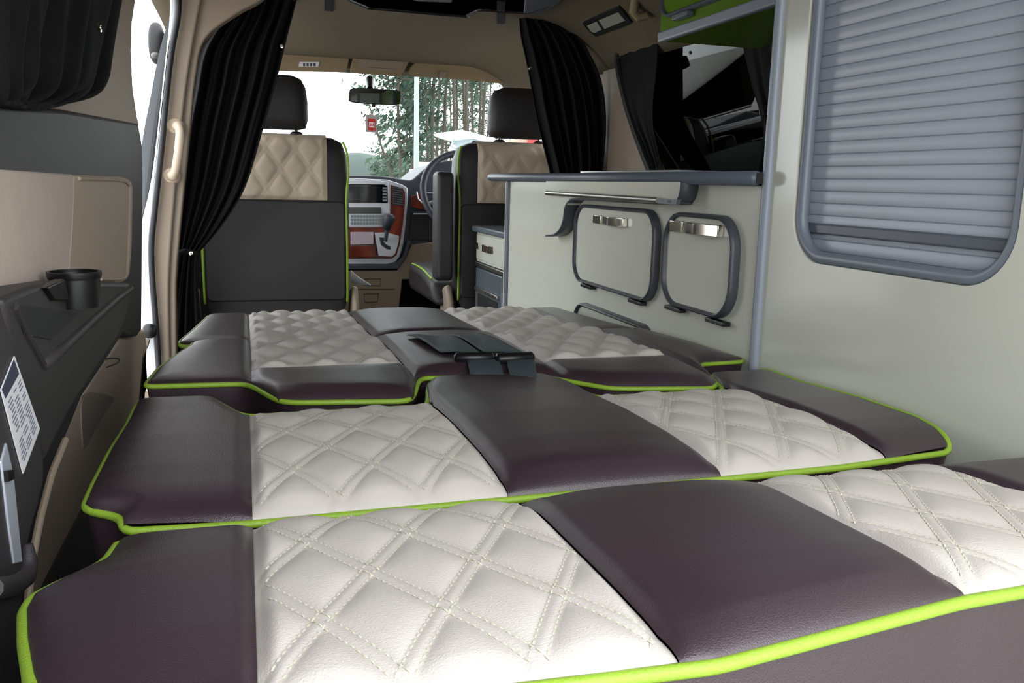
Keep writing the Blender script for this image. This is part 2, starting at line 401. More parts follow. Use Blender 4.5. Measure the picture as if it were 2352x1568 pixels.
# worktop
wt = thing('worktop', 'dark grey edged worktop ledge above the rounded hatches', 'worktop', (1.0, 2.05, .006))
wp = [(KX-.022, 1.236), (1.24, 1.236), (1.24, 2.86)]+[(KX+.045+.067*math.cos(a), 2.80+.067*math.sin(a)) for a in [math.radians(90+90*i/8) for i in range(9)]]
MB().prism([(x, y, .0085) for x, y in wp], (0, 0, .017)).build('top', BLACKM, wt)
MB().tube([(KX-.022, 1.237, .017)]+[(x-.001, y, .017) for x, y in reversed(wp[3:])]+[(1.2, 2.867, .017)], .0115, 12).build('edge_band', GREYTRIM, wt, angle=180)
gl = MB(); gl.box(KX+.03, 1.18, 1.60, 2.14, .0275, .034); tag(gl.build('hob_lid', mat('lid_highlight', (190, 196, 200), .08), bevel=.002), 'thin glass lid lying flat on the worktop, coloured pale as a highlight', 'hob lid')  # pale tone paints the white highlight line along the worktop
# pull-out ledge under the worktop
lg = thing('folding_ledge', 'cream shaped bracket with steel rail hanging under the worktop edge', 'ledge bracket', (.78, 1.9, -.05))
ledge = [(1254, 416), (1566, 418), (1562, 444), (1553, 461), (1535, 467), (1420, 462), (1325, 457), (1308, 461), (1299, 474), (1294, 505), (1287, 525), (1273, 538), (1254, 541)]
LX = KX-.035
MB().prism(pxx(ledge, LX), (.034, 0, 0)).build('panel', GLOSS, lg)
lp_ = cat_rom(pxx(ledge[1:], LX), 5)
MB().grid(lambda s_, t_: tuple(Vector(lp_[min(len(lp_)-1, int(round(t_*(len(lp_)-1))))])+Vector((-.002+.036*s_, 0, 0))), 1, len(lp_)-1).build('edge_band', DKTRIM, lg, solid=.0045)
MB().tube([ax(1256, 443, LX-.006), ax(1512, 460, LX-.006)], .0062, 10).build('rail', STEEL, lg)
br = MB().prism(pxx([(1510, 455), (1556, 458), (1552, 470), (1510, 467)], LX-.008), (.008, 0, 0)).build('rail_end', GREYTRIM, lg)
MB().prism(pxx([(1533, 460), (1540, 460), (1540, 465), (1533, 465)], LX-.0085), (.001, 0, 0)).build('screw_hole', BLACK, br)
# small front unit with drawer and fridge
FX = .82
fu = thing('drawer_unit', 'small cream drawer box with dark top beside the driver seat', 'drawer unit', (1.0, 2.93, -.89))
MB().box(FX, 1.2, 2.722, 3.13, -.285, -.178).build('carcass', GLOSS, fu)
MB().box(FX-.018, 1.2, 2.722, 3.145, -.178, -.156).build('top', GREYTRIM, fu, bevel=.006)
dw = MB(); dw.box(FX-.006, FX-.0005, 2.74, 3.12, -.276, -.186); dwo = dw.build('drawer', GLOSS, fu, bevel=.002)
hh = MB(); hh.box(FX-.014, FX-.006, 3.06, 3.10, -.238, -.216); hh.build('latch_keep', CHROME, dwo, bevel=.001)
hh = MB(); hh.prism([(FX-.006, 3.03, -.240), (FX-.02, 2.99, -.240), (FX-.02, 2.91, -.240), (FX-.006, 2.89, -.240)], (0, 0, .025)); hh.build('latch_handle', CHROME, dwo, bevel=.001)
fr = thing('fridge', 'grey compact fridge under the small cream drawer', 'fridge', (1.0, 2.93, -.89))
MB().box(FX, 1.2, 2.722, 3.13, -.89, -.2865).build('cabinet', BLACKM, fr)
fd = MB(); fd.box(FX-.012, FX-.0005, 2.76, 3.10, -.82, -.305); fdo = fd.build('door', FRIDGE, fr, bevel=.004)
MB().box(FX-.014, FX-.012, 2.80, 3.06, -.78, -.395).build('door_panel', BLACKM, fdo)
MB().box(FX-.022, FX-.012, 2.78, 3.08, -.385, -.372).build('handle', STEEL, fdo, bevel=.002)
MB().tube([(FX-.006, 2.742, -.88), (FX-.006, 2.742, -.29)], .007, 8).build('door_edge', PALETRIM, fr)
MB().box(FX-.010, FX-.0005, 2.735, 3.12, -.302, -.2875).build('top_rail', STEEL, fr, bevel=.002)

# ------------------------------------------------------------------ tall cupboard with tambour shutter
t = thing('tall_cupboard', 'tall cream cupboard with grey roller shutter at the bed side', 'cupboard', (1.0, .7, -.89))
TY0, TY1 = .05, 1.232
hy0, hy1, hz0, hz1 = .752, 1.163, -.105, .62
def holed_panel(X, th):
    bm = bmesh.new(); ed = []
    for loop in ([(TY0, -.89), (TY1, -.89), (TY1, .60), (TY0, .60)], rr(hy0, hy1, hz0, .555, .07, 10)):
        vs = [bm.verts.new((X, y, z)) for y, z in loop]
        for i in range(len(vs)): ed.append(bm.edges.new((vs[i], vs[(i+1) % len(vs)])))
    bmesh.ops.triangle_fill(bm, use_beauty=True, use_dissolve=False, edges=ed)
    r = bmesh.ops.extrude_face_region(bm, geom=bm.faces[:])
    bmesh.ops.translate(bm, verts=[e for e in r['geom'] if isinstance(e, bmesh.types.BMVert)], vec=(th, 0, 0))
    bmesh.ops.recalc_face_normals(bm, faces=bm.faces[:])
    mb = MB(); bm.verts.index_update()
    mb.add([v.co[:] for v in bm.verts], [[v.index for v in f.verts] for f in bm.faces]); bm.free(); return mb
holed_panel(KX, .018).build('front_panel', GLOSS, t, angle=30)
MB().box(KX+.05, 1.24, TY0, TY1, -.89, .60).build('carcass', GLOSS, t)
MB().box(KX+.018, KX+.05, 1.20, TY1, -.89, .60).build('front_stile', GLOSS, t)
MB().box(KX+.018, KX+.05, TY0, .70, -.89, .60).build('rear_stile', GLOSS, t)
MB().tube([(KX-.001, TY1+.003, -.88), (KX-.001, TY1+.003, .59)], .0095, 12).build('edge_trim', PALETRIM, t)
lip = [(y, z) for y, z in rr(hy0+.008, hy1-.008, hz0+.008, .547, .062, 10)]
MB().tube([(KX+.0105, y, z) for y, z in lip], .0092, 10, closed=True).build('shutter_frame', mat('mid_grey_trim', (122, 130, 142), .35), t, angle=180)
sh = MB(); z = hz0-.02; SX = KX+.026
while z < .56:
    hgt = .0178
    prof = [(.0016, 0), (-.0004, .0010), (-.0012, .0035), (-.0016, .008), (-.0012, .0130), (.0000, .0168), (.0016, hgt)]
    vs = [(SX+a, y, z+b) for a, b in prof for y in (hy0-.03, hy1+.03)]
    sh.add(vs, [(2*i, 2*i+1, 2*i+3, 2*i+2) for i in range(len(prof)-1)]); z += hgt
sho = sh.build('roller_shutter', SILVER, t, angle=25)
MB().box(SX-.008, SX+.002, hy0-.02, hy1+.02, -.064, -.048).build('pull_rail', GREYTRIM, sho, bevel=.003)
# overhead green cupboard
g = thing('overhead_cupboard', 'lime green overhead cupboard with grey edging below the roof', 'cupboard', (1.1, 1.6, .335))
GX = .95
MB().box(GX, 1.24, 1.245, 1.965, .337, .60).build('carcass', GREEN, g)
MB().box(GX-.005, GX+.012, 1.245, 1.969, .334, .357).build('edge_trim', PALETRIM, g, bevel=.004)
hatch(g, 1.38, 1.945, .379, .585, .05, GX, None, tube=1.0, hinges=False, face=GREEN, frame=GREYTRIM)
MB().box(GX-.02, GX-.001, 1.80, 1.87, .366, .3785).build('hinge', GREYTRIM, g, bevel=.003)

# ------------------------------------------------------------------ shell
fl = MB(); fl.box(-.32, 1.38, -.1, 4.6, -.93, -.89); struct(fl.build('floor', CARPET))
# ceiling: curved section over the length of the cab and over the bed
def roofz(x):
    c = .5; d = abs(x-c); return .555 if d < .45 else .555-(.155 if x > c else .03)*((d-.45)/.30)**2.0
RXS = [-.25+1.5*i/40 for i in range(41)]
def ceil(s, t):
    x = -.25+1.5*s; y = 2.25+t*(3.97-2.25); z = roofz(x)
    if y > 3.3: z -= .045*((y-3.3)/.67)**1.6
    return (x, y, z)
cb = MB().grid(ceil, 40, 30); struct(cb.build('ceiling', HEAD, solid=.02))
cb = MB()
cb.box(-.25, 1.25, .24, 2.25, .60, .64); struct(cb.build('ceiling_rear', HEAD))  # unseen rear roof, cut short near the tailgate to let overhead light in
cs = MB().grid(lambda s, t: (.95+.30*s, .24+2.01*t, roofz(.95+.30*s)), 12, 8); struct(cs.build('trim_1', HEAD, solid=.015))
cs = MB().grid(lambda s, t: (-.25+.30*s, .24+2.01*t, roofz(-.25+.30*s)), 12, 8); struct(cs.build('trim_2', HEAD, solid=.015))
# dark roof-bed board with its shaped front lip
lipx = px_smooth([(770, -22), (800, -2), (830, 11), (850, 18), (900, 22), (1060, 36), (1075, 34), (1092, 26), (1112, 22), (1200, 28), (1232, 22), (1262, 12)], 5, False)
rbp = [az(x, y, .545) for x, y in lipx]
rb = thing('roof_board', 'dark roof bed board at the top, above the windscreen', 'roof board', (.6, 2.2, .56))
MB().prism([Vector((p.x, p.y, .545)) for p in rbp]+[Vector((.95, 2.1, .545)), Vector((.1, 2.1, .545))], (0, 0, .03)).build('board', mat('roof_board_cloth', (92, 92, 96), .7, bump=.3, bscale=400), rb)
MB().tube([Vector((p.x, p.y, .546)) for p in rbp], .007, 8).build('edge_piping', BLACK, rb)
pl_ = [az(x, y, .543) for x, y in ((925, -6), (1042, -6), (1036, 6), (960, 3))]
MB().prism(pl_, (0, 0, .004)).build('grey_patch', mat('grey_patch_cloth', (92, 92, 94), .7), rb)
gp = [az(x, y, .54) for x, y in ((1206, -5), (1300, -5), (1262, 24), (1226, 36), (1203, 30))]
tag(MB().prism(gp, (0, 0, .012)).build('roof_end_cap', mat('grey_end_cap', (104, 108, 116), .5), bevel=.003), 'grey end cap at the right corner of the dark roof board', 'end cap')
for (a, b, lab) in ((((745, -14), (766, -14)), ((766, 27), (745, 25)), 'black hook tape tab hanging nearer the passenger side'),
                    (((1141, 2), (1161, 4)), ((1158, 55), (1142, 55)), 'black hook tape tab hanging nearer the driver side')):
    q = [Vector(az(*p, .541)) for p in a]+[Vector(az(*p, .541)) for p in b]
    tag(MB().prism(q, (0, 0, .006)).build('strap_tab', BLACKCLOTH, bevel=.001), lab, 'strap', 'black tabs under the roof')
# right side wall, with window opening
WX = 1.25
wy0, wy1, wz0, wz1 = 1.50, 2.84, -.02, .43
wr = bpy.data.objects.new('wall_right', None); COL.objects.link(wr); wr.location = (WX, 2, ZC-.89); struct(wr)
MB().box(WX, WX+.05, -.1, 3.14, -.93, wz0).build('lower_panel', BEIGE, wr)
MB().box(1.33, 1.38, 3.14, 4.6, -.93, .02).build('cab_panel', BEIGE, wr)
MB().box(WX, WX+.05, -.1, wy0, wz0, .60).build('rear_panel', BEIGE, wr)
MB().box(WX, WX+.05, wy0, wy1, wz1, .60).build('upper_rail', BEIGE, wr)
pil = slab_x([(1385, 100), (1420, 110), (1450, 250), (1497, 395), (1500, 470), (1380, 470)], WX-.012, .06); pil.build('pillar_trim', BEIGE, wr, bevel=.008)
MB().tube(cat_rom(pxx([(1640, 62), (1510, 88), (1440, 108), (1422, 122), (1420, 150), (1440, 240), (1470, 330), (1502, 410)], 1.212), 5), .013, 8).build('window_seal', BLACKM, wr)
win = MB(); win.prism([(WX+.048, wy0, wz0), (WX+.048, wy1, wz0), (WX-.019, wy1, wz1), (WX-.019, wy0, wz1)], (.005, 0, 0)); struct(win.build('window_1', TINT))
fw = MB(); fw.box(WX, WX+.05, 2.84, 3.14, wz0, .60); fw.build('front_post', BEIGE, wr)

# ------------------------------------------------------------------ windscreen end
ws = MB(); ws.prism([(-.25, 4.52, .00), (1.27, 4.52, .00), (1.27, 3.99, .47), (-.25, 3.99, .47)], (0, .006, .006)); struct(ws.build('window_2', CLEAR))
bk = MB(); bk.box(-.30, 1.36, 4.52, 4.60, -.93, -.02); struct(bk.build('wall_front', CARPET))
hd = MB(); hd.prism([(-.25, 3.955, .47), (-.25, 3.955, .52), (-.25, 4.03, .53), (-.25, 4.03, .455)], (1.52, 0, 0)); struct(hd.build('trim_3', HEAD, bevel=.01))
def visor(pts, label, cardpx=None, clip=None):
    pp = px_smooth(pts, 4)
    r = thing('sun_visor', label, 'sun visor', ay(*pts[0], 3.93), 'sun visors above the windscreen')
    MB().prism(pxy(pp, 3.925), (0, .022, .004)).build('pad', VISOR, r, bevel=.006)
    if cardpx:
        MB().prism(pxy(cardpx, 3.920), (0, .003, 0)).build('label_card', PAPER, r)
        cx0, cy0 = cardpx[0]
        mk = MB()
        for i in range(4): mk.prism(pxy([(cx0+8+i*8, cy0+3), (cx0+13+i*8, cy0+3), (cx0+13+i*8, cy0+10), (cx0+8+i*8, cy0+10)], 3.9195), (0, .0005, 0))
        mk.build('printing', INK, r)
    if clip: MB().prism(pxy(clip, 3.915), (0, .01, 0)).build('clip', BEIGE, r, bevel=.003)
    return r
visor([(560, 121), (640, 124), (720, 126), (790, 128), (801, 133), (797, 158), (790, 165), (720, 165), (640, 163), (560, 162)], 'beige sun visor carrying a small white card, on the passenger side', [(688, 142), (733, 142), (731, 153), (686, 153)])
visor([(940, 168), (942, 158), (952, 146), (965, 143), (1050, 150), (1130, 156), (1200, 165), (1290, 180), (1290, 205), (1200, 197), (1130, 190), (1050, 181), (960, 176)], 'beige sun visor without card, on the driver side', None, [(1010, 163), (1025, 164), (1022, 178), (1010, 177)])
ml = thing('map_lamp', 'beige overhead console between the two sun visors', 'overhead console', ay(875, 150, 3.92))
MB().prism(pxy(px_smooth([(813, 132), (825, 129), (880, 133), (934, 138), (937, 145), (925, 168), (915, 175), (870, 172), (815, 168), (806, 160)], 4), 3.915), (0, .035, .004)).build('housing', VISOR, ml, bevel=.006)
MB().prism(pxy([(824, 135), (928, 141), (924, 158), (824, 154)], 3.912), (0, .004, 0)).build('lid', BEIGE, ml, bevel=.002)
MB().prism(pxy([(846, 155), (900, 158), (899, 163), (846, 160)], 3.911), (0, .004, 0)).build('switch', BEIGE, ml, bevel=.001)
mr = thing('rear_view_mirror', 'black framed interior mirror hanging in front of the windscreen', 'mirror', ay(850, 185, 4.0))
mp = px_smooth([(803, 209), (808, 203), (830, 202), (890, 205), (915, 208), (921, 214), (921, 232), (916, 239), (890, 240), (830, 237), (806, 233), (801, 226)], 4)
MB().prism(pxy(mp, 3.84), (0, .025, 0)).build('frame', BLACK, mr, bevel=.004)
mc = ay(861, 221, 3.838); ins = [mc+(p-mc)*.93 for p in pxy(mp, 3.838)]
MB().prism(ins, (0, .003, 0)).build('mirror_glass', mat('mirror_silver', (190, 196, 200), .02, metal=1), mr)
MB().tube([ay(850, 205, 3.87), ay(850, 197, 3.92), ay(849, 186, 4.0)], [.014, .016, .022], 10).build('stem', BLACK, mr)
MB().prism(pxy([(854, 238), (864, 238), (862, 246), (855, 246)], 3.845), (0, .012, 0)).build('dip_tab', BLACK, mr, bevel=.002)
st = thing('windscreen_sticker', 'small red and grey disc holder stuck on the windscreen', 'sticker', ay(852, 284, 4.17))
MB().prism(pxy([(841, 263), (866, 265), (866, 305), (840, 303)], 4.17), (0, .002, 0)).build('holder', mat('sticker_grey', (170, 164, 160), .5), st)
MB().prism(pxy([(846, 272), (862, 273), (862, 300), (846, 299)], 4.168), (0, .0015, 0)).build('red_label', RED, st)
MB().prism(pxy([(848, 280), (860, 281), (860, 293), (848, 292)], 4.1665), (0, .0015, 0)).build('white_panel', PAPER, st)
ly = MB()
for i in range(3): ly.prism(pxy([(849.5+i*3.4, 283), (851.5+i*3.4, 283), (851.5+i*3.4, 290), (849.5+i*3.4, 290)], 4.166), (0, .0005, 0))
ly.build('marks', RED, st)

# ------------------------------------------------------------------ dashboard
D = thing('dashboard', 'dark dashboard with silver and red wood centre stack below the windscreen', 'dashboard', (.5, 4.2, -.89))
body = px_smooth([(560, 402), (700, 403), (808, 402), (880, 404), (925, 411), (946, 412), (965, 396), (988, 379), (1015, 370), (1080, 368), (1330, 385), (1330, 600), (1150, 640), (985, 640), (930, 600), (880, 600), (560, 600)], 3)
MB().prism(pxy(body, 4.02), (0, .48, -.02)).build('dash_body', DASHTOP, D, bevel=.012)
MB().prism(pxy([(560, 409), (700, 408), (808, 409), (890, 413), (922, 423), (936, 431), (937, 458), (932, 515), (926, 560), (918, 590), (908, 602), (890, 607), (560, 607)], 3.985), (0, .04, 0)).build('centre_frame', SILVERPL, D, bevel=.004)
MB().prism(pxy([(897, 424), (926, 433), (931, 440), (930, 470), (925, 520), (918, 562), (911, 586), (900, 594), (560, 594), (560, 522), (880, 522), (896, 495)], 3.978), (0, .01, 0)).build('wood_panel', WOOD, D, bevel=.002)
MB().prism(pxy([(560, 413), (860, 414), (893, 418), (895, 495), (882, 521), (560, 521)], 3.972), (0, .01, 0)).build('silver_facia', SILVERPL, D, bevel=.002)
scn = MB().prism(pxy([(560, 421), (882, 423), (890, 428), (891, 466), (560, 464)], 3.966), (0, .008, 0)).build('screen', SCREEN, D, bevel=.002)
bt = MB()
for i in range(5): bt.prism(pxy([(879, 430+i*7), (888, 430+i*7), (888, 434+i*7), (879, 434+i*7)], 3.9635), (0, .003, 0))
bt.build('screen_keys', BTN, scn)
MB().prism(pxy([(560, 474), (876, 476), (877, 491), (560, 490)], 3.966), (0, .006, 0)).build('radio_display', LCD, D)
for r_ in range(3):
    b_ = MB()
    for i in range(11): b_.prism(pxy([(806+i*7, 494+r_*8), (811.5+i*7, 494+r_*8), (811.5+i*7, 500+r_*8), (806+i*7, 500+r_*8)], 3.967), (0, .006, 0))
    b_.build('button_row', BTN, D)
vt = MB().prism(pxy([(901, 426), (926, 432), (927, 472), (903, 470)], 3.973), (0, .01, 0)).build('air_vent', BLACK, D)
vs_ = MB()
for i in range(8): vs_.prism(pxy([(902, 429+i*5.2), (926, 433+i*5.2), (926, 434.6+i*5.2), (902, 430.6+i*5.2)], 3.968), (0, .004, 0))
vs_.build('vent_slats', mat('vent_slat_grey', (96, 90, 90), .4), vt)
MB().prism(pxy([(806, 533), (858, 533), (858, 561), (806, 562)], 3.955), (0, .02, 0)).build('ash_tray_lid', mat('lid_reflection', (205, 190, 196), .12), D, bevel=.002)  # storage cover coloured pink-white to paint in the reflection on it
MB().prism(pxy([(806, 564), (860, 564), (865, 590), (806, 592)], 3.955), (0, .02, 0)).build('storage_lid', WOOD, D, bevel=.002)
gp_ = MB().prism(pxy([(861, 535), (890, 534), (917, 542), (916, 556), (908, 583), (900, 590), (870, 588)], 3.945), (0, .03, 0)).build('shift_plate', SILVERPL, D, bevel=.002)
MB().prism(pxy([(871, 545), (887, 546), (888, 553), (880, 554), (888, 562), (897, 566), (897, 573), (888, 572), (875, 562)], 3.9435), (0, .002, 0)).build('shift_gate', BLACK, gp_)
MB().prism(pxy([(560, 607), (892, 607), (911, 601), (924, 588), (936, 552), (944, 552), (934, 590), (915, 618), (560, 621)], 3.98), (0, .04, 0)).build('lower_rim', DASHTOP, D, bevel=.004)
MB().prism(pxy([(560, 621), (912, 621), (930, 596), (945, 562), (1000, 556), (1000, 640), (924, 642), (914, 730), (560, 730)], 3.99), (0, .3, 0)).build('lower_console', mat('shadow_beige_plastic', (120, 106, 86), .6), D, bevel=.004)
for q in ([(838, 640), (875, 640), (873, 656), (838, 655)], [(836, 675), (870, 674), (866, 693), (838, 694)]):
    MB().tube(pxy(q, 3.989), .0016, 6, closed=True).build('pocket_line', BLACKM, D)
MB().tube(pxy([(808, 664), (905, 664)], 3.989), .0016, 6).build('panel_seam', BLACKM, D)
MB().prism(pxy([(944, 450), (965, 445), (985, 468), (985, 482), (968, 482), (945, 475)], 4.0), (0, .02, 0)).build('cluster_trim', WOOD, D, bevel=.003)
MB().tube(pxy([(957, 440), (960, 456), (970, 466), (984, 467)], 3.995), .004, 6).build('silver_line', SILVERPL, D)
MB().prism(pxy([(945, 489), (1000, 489), (1000, 550), (940, 550)], 4.005), (0, .02, 0)).build('knee_panel', BLACKM, D)
MB().tube(pxy([(950, 491), (985, 491)], 4.0), .004, 6).build('silver_strip', SILVERPL, D)
gl_ = thing('gear_lever', 'grey automatic gear lever standing on the silver shift plate', 'gear lever', ay(886, 556, 3.90))
MB().tube([ay(886, 552, 3.945), ay(888, 536, 3.91), ay(890, 522, 3.89)], [.008, .010, .011], 10).build('shaft', GREYTRIM, gl_)
kc = ay(893, 507, 3.885); MB().tube([ay(888, 527, 3.888), ay(889, 515, 3.885), ay(893, 503, 3.882), ay(896, 494, 3.88), ay(897, 491, 3.88)], [.016, .022, .027, .025, .012], 12).build('knob', DASHTOP, gl_, angle=80)
sw = thing('steering_wheel', 'dark grey steering wheel ahead of the driver seat', 'steering wheel', (.925, 3.8, -.045))
tl = math.radians(22); Rm = .183
rim = [Vector((.928+Rm*math.cos(a), 3.78+Rm*math.sin(a)*math.sin(tl), -.045+Rm*math.sin(a)*math.cos(tl))) for a in [2*PI*i/48 for i in range(48)]]
MB().tube(rim, .0145, 12, closed=True).build('rim', DASHTOP, sw, angle=180)
MB().ell((.928, 3.81, -.05), .07, .03, .06).build('hub', BLACKM, sw)
for a in (200, 340, 90+180):
    a = math.radians(a); MB().tube([Vector((.928, 3.81, -.05)), Vector((.928+Rm*math.cos(a), 3.78+Rm*math.sin(a)*math.sin(tl), -.045+Rm*math.sin(a)*math.cos(tl)))], .012, 8).build('spoke', DASHTOP, sw)
MB().tube([Vector((.928, 3.83, -.05)), Vector((.93, 4.05, -.12))], .035, 10).build('column', BLACKM, sw)
MB().tube([ay(968, 447, 3.9), ay(980, 444, 3.9), Vector((.925, 3.9, -.06))], [.010, .006, .006], 8).build('stalk', GREYTRIM, sw)

# ------------------------------------------------------------------ front seats
def seat(cx, label, Y=3.2, chw=.25, arm=None):
    r = thing('front_seat', label, 'seat', (cx, Y+.25, -.89), 'front cab seats')
    sg = 1
    def bx(x): return cx+x
    # backrest body : rounded loft of horizontal sections
    secs = [(-.50, .225, .10, .0), (-.44, .25, .12, .0), (-.2, .257, .13, .0), (-.02, .258, .13, .0), (.08, .252, .125, .005), (.125, .235, .115, .012), (.142, .20, .09, .022)]
    mb = MB(); N = 40; vs = []
    for z, w, d, off in secs:
        for i in range(N):
            a = 2*PI*i/N; c, s_ = math.cos(a), math.sin(a); p = .32
            vs.append((bx(w*math.copysign(abs(c)**p, c)), Y+off+d/2+d/2*math.copysign(abs(s_)**p, s_), z))
    n = len(secs)
    mb.add(vs, [(j*N+i, j*N+(i+1) % N, (j+1)*N+(i+1) % N, (j+1)*N+i) for j in range(n-1) for i in range(N)]+[tuple(range(N-1, -1, -1)), tuple(range((n-1)*N, n*N))])
    mb.build('backrest', SEATDARK, r, angle=50)
    # quilted cream panel on the upper back
    def g(s, t):
        x = -.178+.356*s; z = -.076+.222*t
        y = Y-.006+(.028*max(0, (z-.10)/.045)**2)
        e = min(1, min(s, 1-s)/.05, min(t, 1-t)/.06)
        return (bx(x), y-quilt(x, z*1.0, 0.02, .03, .0045, .098, .14)*e-.006*e, z)
    MB().grid(g, 80, 50).build('quilted_panel', SEATCREAM, r, angle=80)
    MB().grid(lambda s, t: (bx(-.178+.356*s), Y+.022+.085*t, .146+.006*math.sin(PI*t)), 10, 6).build('top_panel', SEATCREAM, r)
    # map pocket
    mp_ = MB(); mp_.prism([(bx(x), Y-.010, z) for x, z in rr(-.238, .238, -.432, -.080, .02)], (0, .012, 0)); mp_.build('back_pocket', SEATDARK, r, bevel=.005)
    for s in (-1, 1):
        MB().tube(cat_rom([(bx(s*.236), Y+.02, .128), (bx(s*.249), Y+.006, .09), (bx(s*.252), Y-.001, .02), (bx(s*.244), Y-.003, -.08), (bx(s*.246), Y-.003, -.25), (bx(s*.245), Y+.0, -.44)], 6), .0042, 8).build('piping', LIME, r, angle=180)
    # headrest
    hd = MB(); N = 32; vs = []
    hs = [(.166, .09, .05), (.172, .112, .075), (.20, .120, .088), (.26, .120, .092), (.31, .113, .086), (.338, .098, .07), (.350, .07, .045)]
    for z, w, d in hs:
        for i in range(N):
            a = 2*PI*i/N; c, s_ = math.cos(a), math.sin(a); p = .5
            vs.append((bx(w*math.copysign(abs(c)**p, c)), Y+.07+d*.6*math.copysign(abs(s_)**p, s_), z))
    n = len(hs)
    hd.add(vs, [(j*N+i, j*N+(i+1) % N, (j+1)*N+(i+1) % N, (j+1)*N+i) for j in range(n-1) for i in range(N)]+[tuple(range(N-1, -1, -1)), tuple(range((n-1)*N, n*N))])
    ho = hd.build('headrest', SEATDARK, r, angle=60)
    for s in (-1, 1):
        MB().tube([(bx(s*.079), Y+.06, .13), (bx(s*.079), Y+.065, .18)], .006, 8).build('post', CHROME, ho)
        MB().lathe([(.022, 0), (.022, .008), (.014, .014)], (bx(s*.079), Y+.06, .146), seg=16).build('post_collar', BLACKM if s > 0 else BLACKM, ho)
    # seat cushion and base
    sc_ = MB(); sc_.prism([(bx(-chw), y, z) for y, z in ((Y+.05, -.47), (Y+.10, -.38), (Y+.30, -.35), (Y+.55, -.345), (Y+.60, -.38), (Y+.58, -.47))], (chw+.25, 0, 0)); sc_.build('seat_cushion', SEATDARK, r, bevel=.03, seg=4)
    for s in (-1, 1): MB().tube(cat_rom([(bx(.238 if s > 0 else .008-chw), Y+.12, -.372), (bx(.238 if s > 0 else .008-chw), Y+.32, -.352), (bx(.235 if s > 0 else .01-chw), Y+.54, -.352)], 5), .004, 8).build('cushion_piping', LIME, r)
    MB().box(bx(-.2), bx(.2), Y+.06, Y+.5, -.888, -.47).build('seat_base', BLACKM, r, bevel=.02)
    for s in (-1, 1):
        MB().prism([(bx(s*.262), y, z) for y, z in ((Y-.02, -.60), (Y-.015, -.45), (Y+.03, -.385), (Y+.09, -.40), (Y+.14, -.50), (Y+.12, -.60))], (s*.026, 0, 0)).build('recliner_cover', BEIGE, r, bevel=.012)
    if arm:
        ar = MB(); ar.prism([(bx(arm*.275), y, z) for y, z in [(a, b) for a, b in rr(Y-.045, Y+.055, -.365, .035, .025)]], (arm*.062, 0, 0)); ar.build('armrest', SEATDARK, r, bevel=.014, seg=4)
    return r
seat(.108, 'front seat left of the gear console, partly covered by the tied black curtain')
seat(1.012, 'front seat behind the steering wheel, with a raised black armrest', chw=.33, arm=-1)
pp = thing('paper_sheet', 'white sheet of paper lying by the left front seat', 'paper', (.43, 3.4, -.36))
MB().prism([ay(806, 622, 3.42), ay(822, 636, 3.40), ay(852, 655, 3.38), ay(830, 654, 3.44), ay(806, 648, 3.48)], (0, .002, .003)).build('sheet', PAPER, pp)

# ------------------------------------------------------------------ curtains
def lerp_path(pts, v):
    f = v*(len(pts)-1); i = min(int(f), len(pts)-2); u = f-i
    return pts[i][0]+(pts[i+1][0]-pts[i][0])*u, pts[i][1]+(pts[i+1][1]-pts[i][1])*u
def sheet(L, R, plane, val, nf, amp, ph=0, nu=120, nv=50, side=1, wob=.6):
    L = px_smooth(L, 5, False); R = px_smooth(R, 5, False)
    def g(s, t):
        a = lerp_path(L, t); b = lerp_path(R, t)
        x = a[0]+(b[0]-a[0])*s; y = a[1]+(b[1]-a[1])*s
        am = amp(t) if callable(amp) else amp
        d = am*(math.sin(2*PI*nf*s+ph+wob*math.sin(3*t))+.45*math.sin(2*PI*nf*1.73*s+1.3+2*t))
        e = min(1, min(s, 1-s)/.03); d *= (.3+.7*e)
        if plane == 'y': p = ay(x, y, val); return (p.x, p.y+d, p.z)
        p = ax(x, y, val); return (p.x+d, p.y, p.z)
    return MB().grid(g, nu, nv)
def snap(p, axis, par):
    MB().lathe([(.0062, 0), (.0062, .0015), (.0036, .002), (.0034, .0008)], p, axis, 16).build('snap_button', CHROME, par)
CY = 2.95
c1 = thing('curtain', 'black curtain tied back over the left front seat', 'curtain', (-.1, CY, -.5))
sheet([(520, -12), (500, 45), (452, 120), (433, 220), (420, 300), (408, 420), (400, 520), (405, 580)], [(684, -14), (673, 30), (655, 100), (638, 172), (603, 300), (563, 430), (508, 520), (452, 584)], 'y', CY, 6.5, lambda t: .028-.017*t, nu=160).build('drape', BLACKCLOTH, c1, solid=.003, angle=80)
sheet([(405, 580), (398, 620), (388, 670), (376, 730), (362, 800), (355, 860)], [(452, 586), (452, 620), (454, 660), (458, 710), (464, 780), (468, 860)], 'y', CY-.01, 4, lambda t: .010+.014*t, nu=90).build('skirt', BLACKCLOTH, c1, solid=.003, angle=80)
MB().tube([ay(403, 583, CY-.03), ay(425, 577, CY-.05), ay(450, 582, CY-.03), ay(452, 588, CY+.02), ay(425, 588, CY+.03), ay(403, 588, CY+.02)], .009, 8, closed=True).build('tieback', BLACKCLOTH, c1)
snap(ay(439, 582, CY-.065), (0, -1, 0), c1); snap(ay(647, 106, CY-.03), (0, -1, 0), c1)
c2 = thing('curtain', 'black curtain gathered beside the driver seat, hanging behind the worktop', 'curtain', (1.1, CY, -.1))
sheet([(1193, 28), (1197, 80), (1208, 130), (1220, 190), (1232, 260), (1248, 330), (1264, 395), (1275, 450)], [(1262, 36), (1325, 80), (1358, 130), (1380, 180), (1390, 230), (1392, 290), (1388, 350), (1380, 420)], 'y', CY, 7, lambda t: .012+.014*t, nu=150).build('drape', BLACKCLOTH, c2, solid=.003, angle=80)
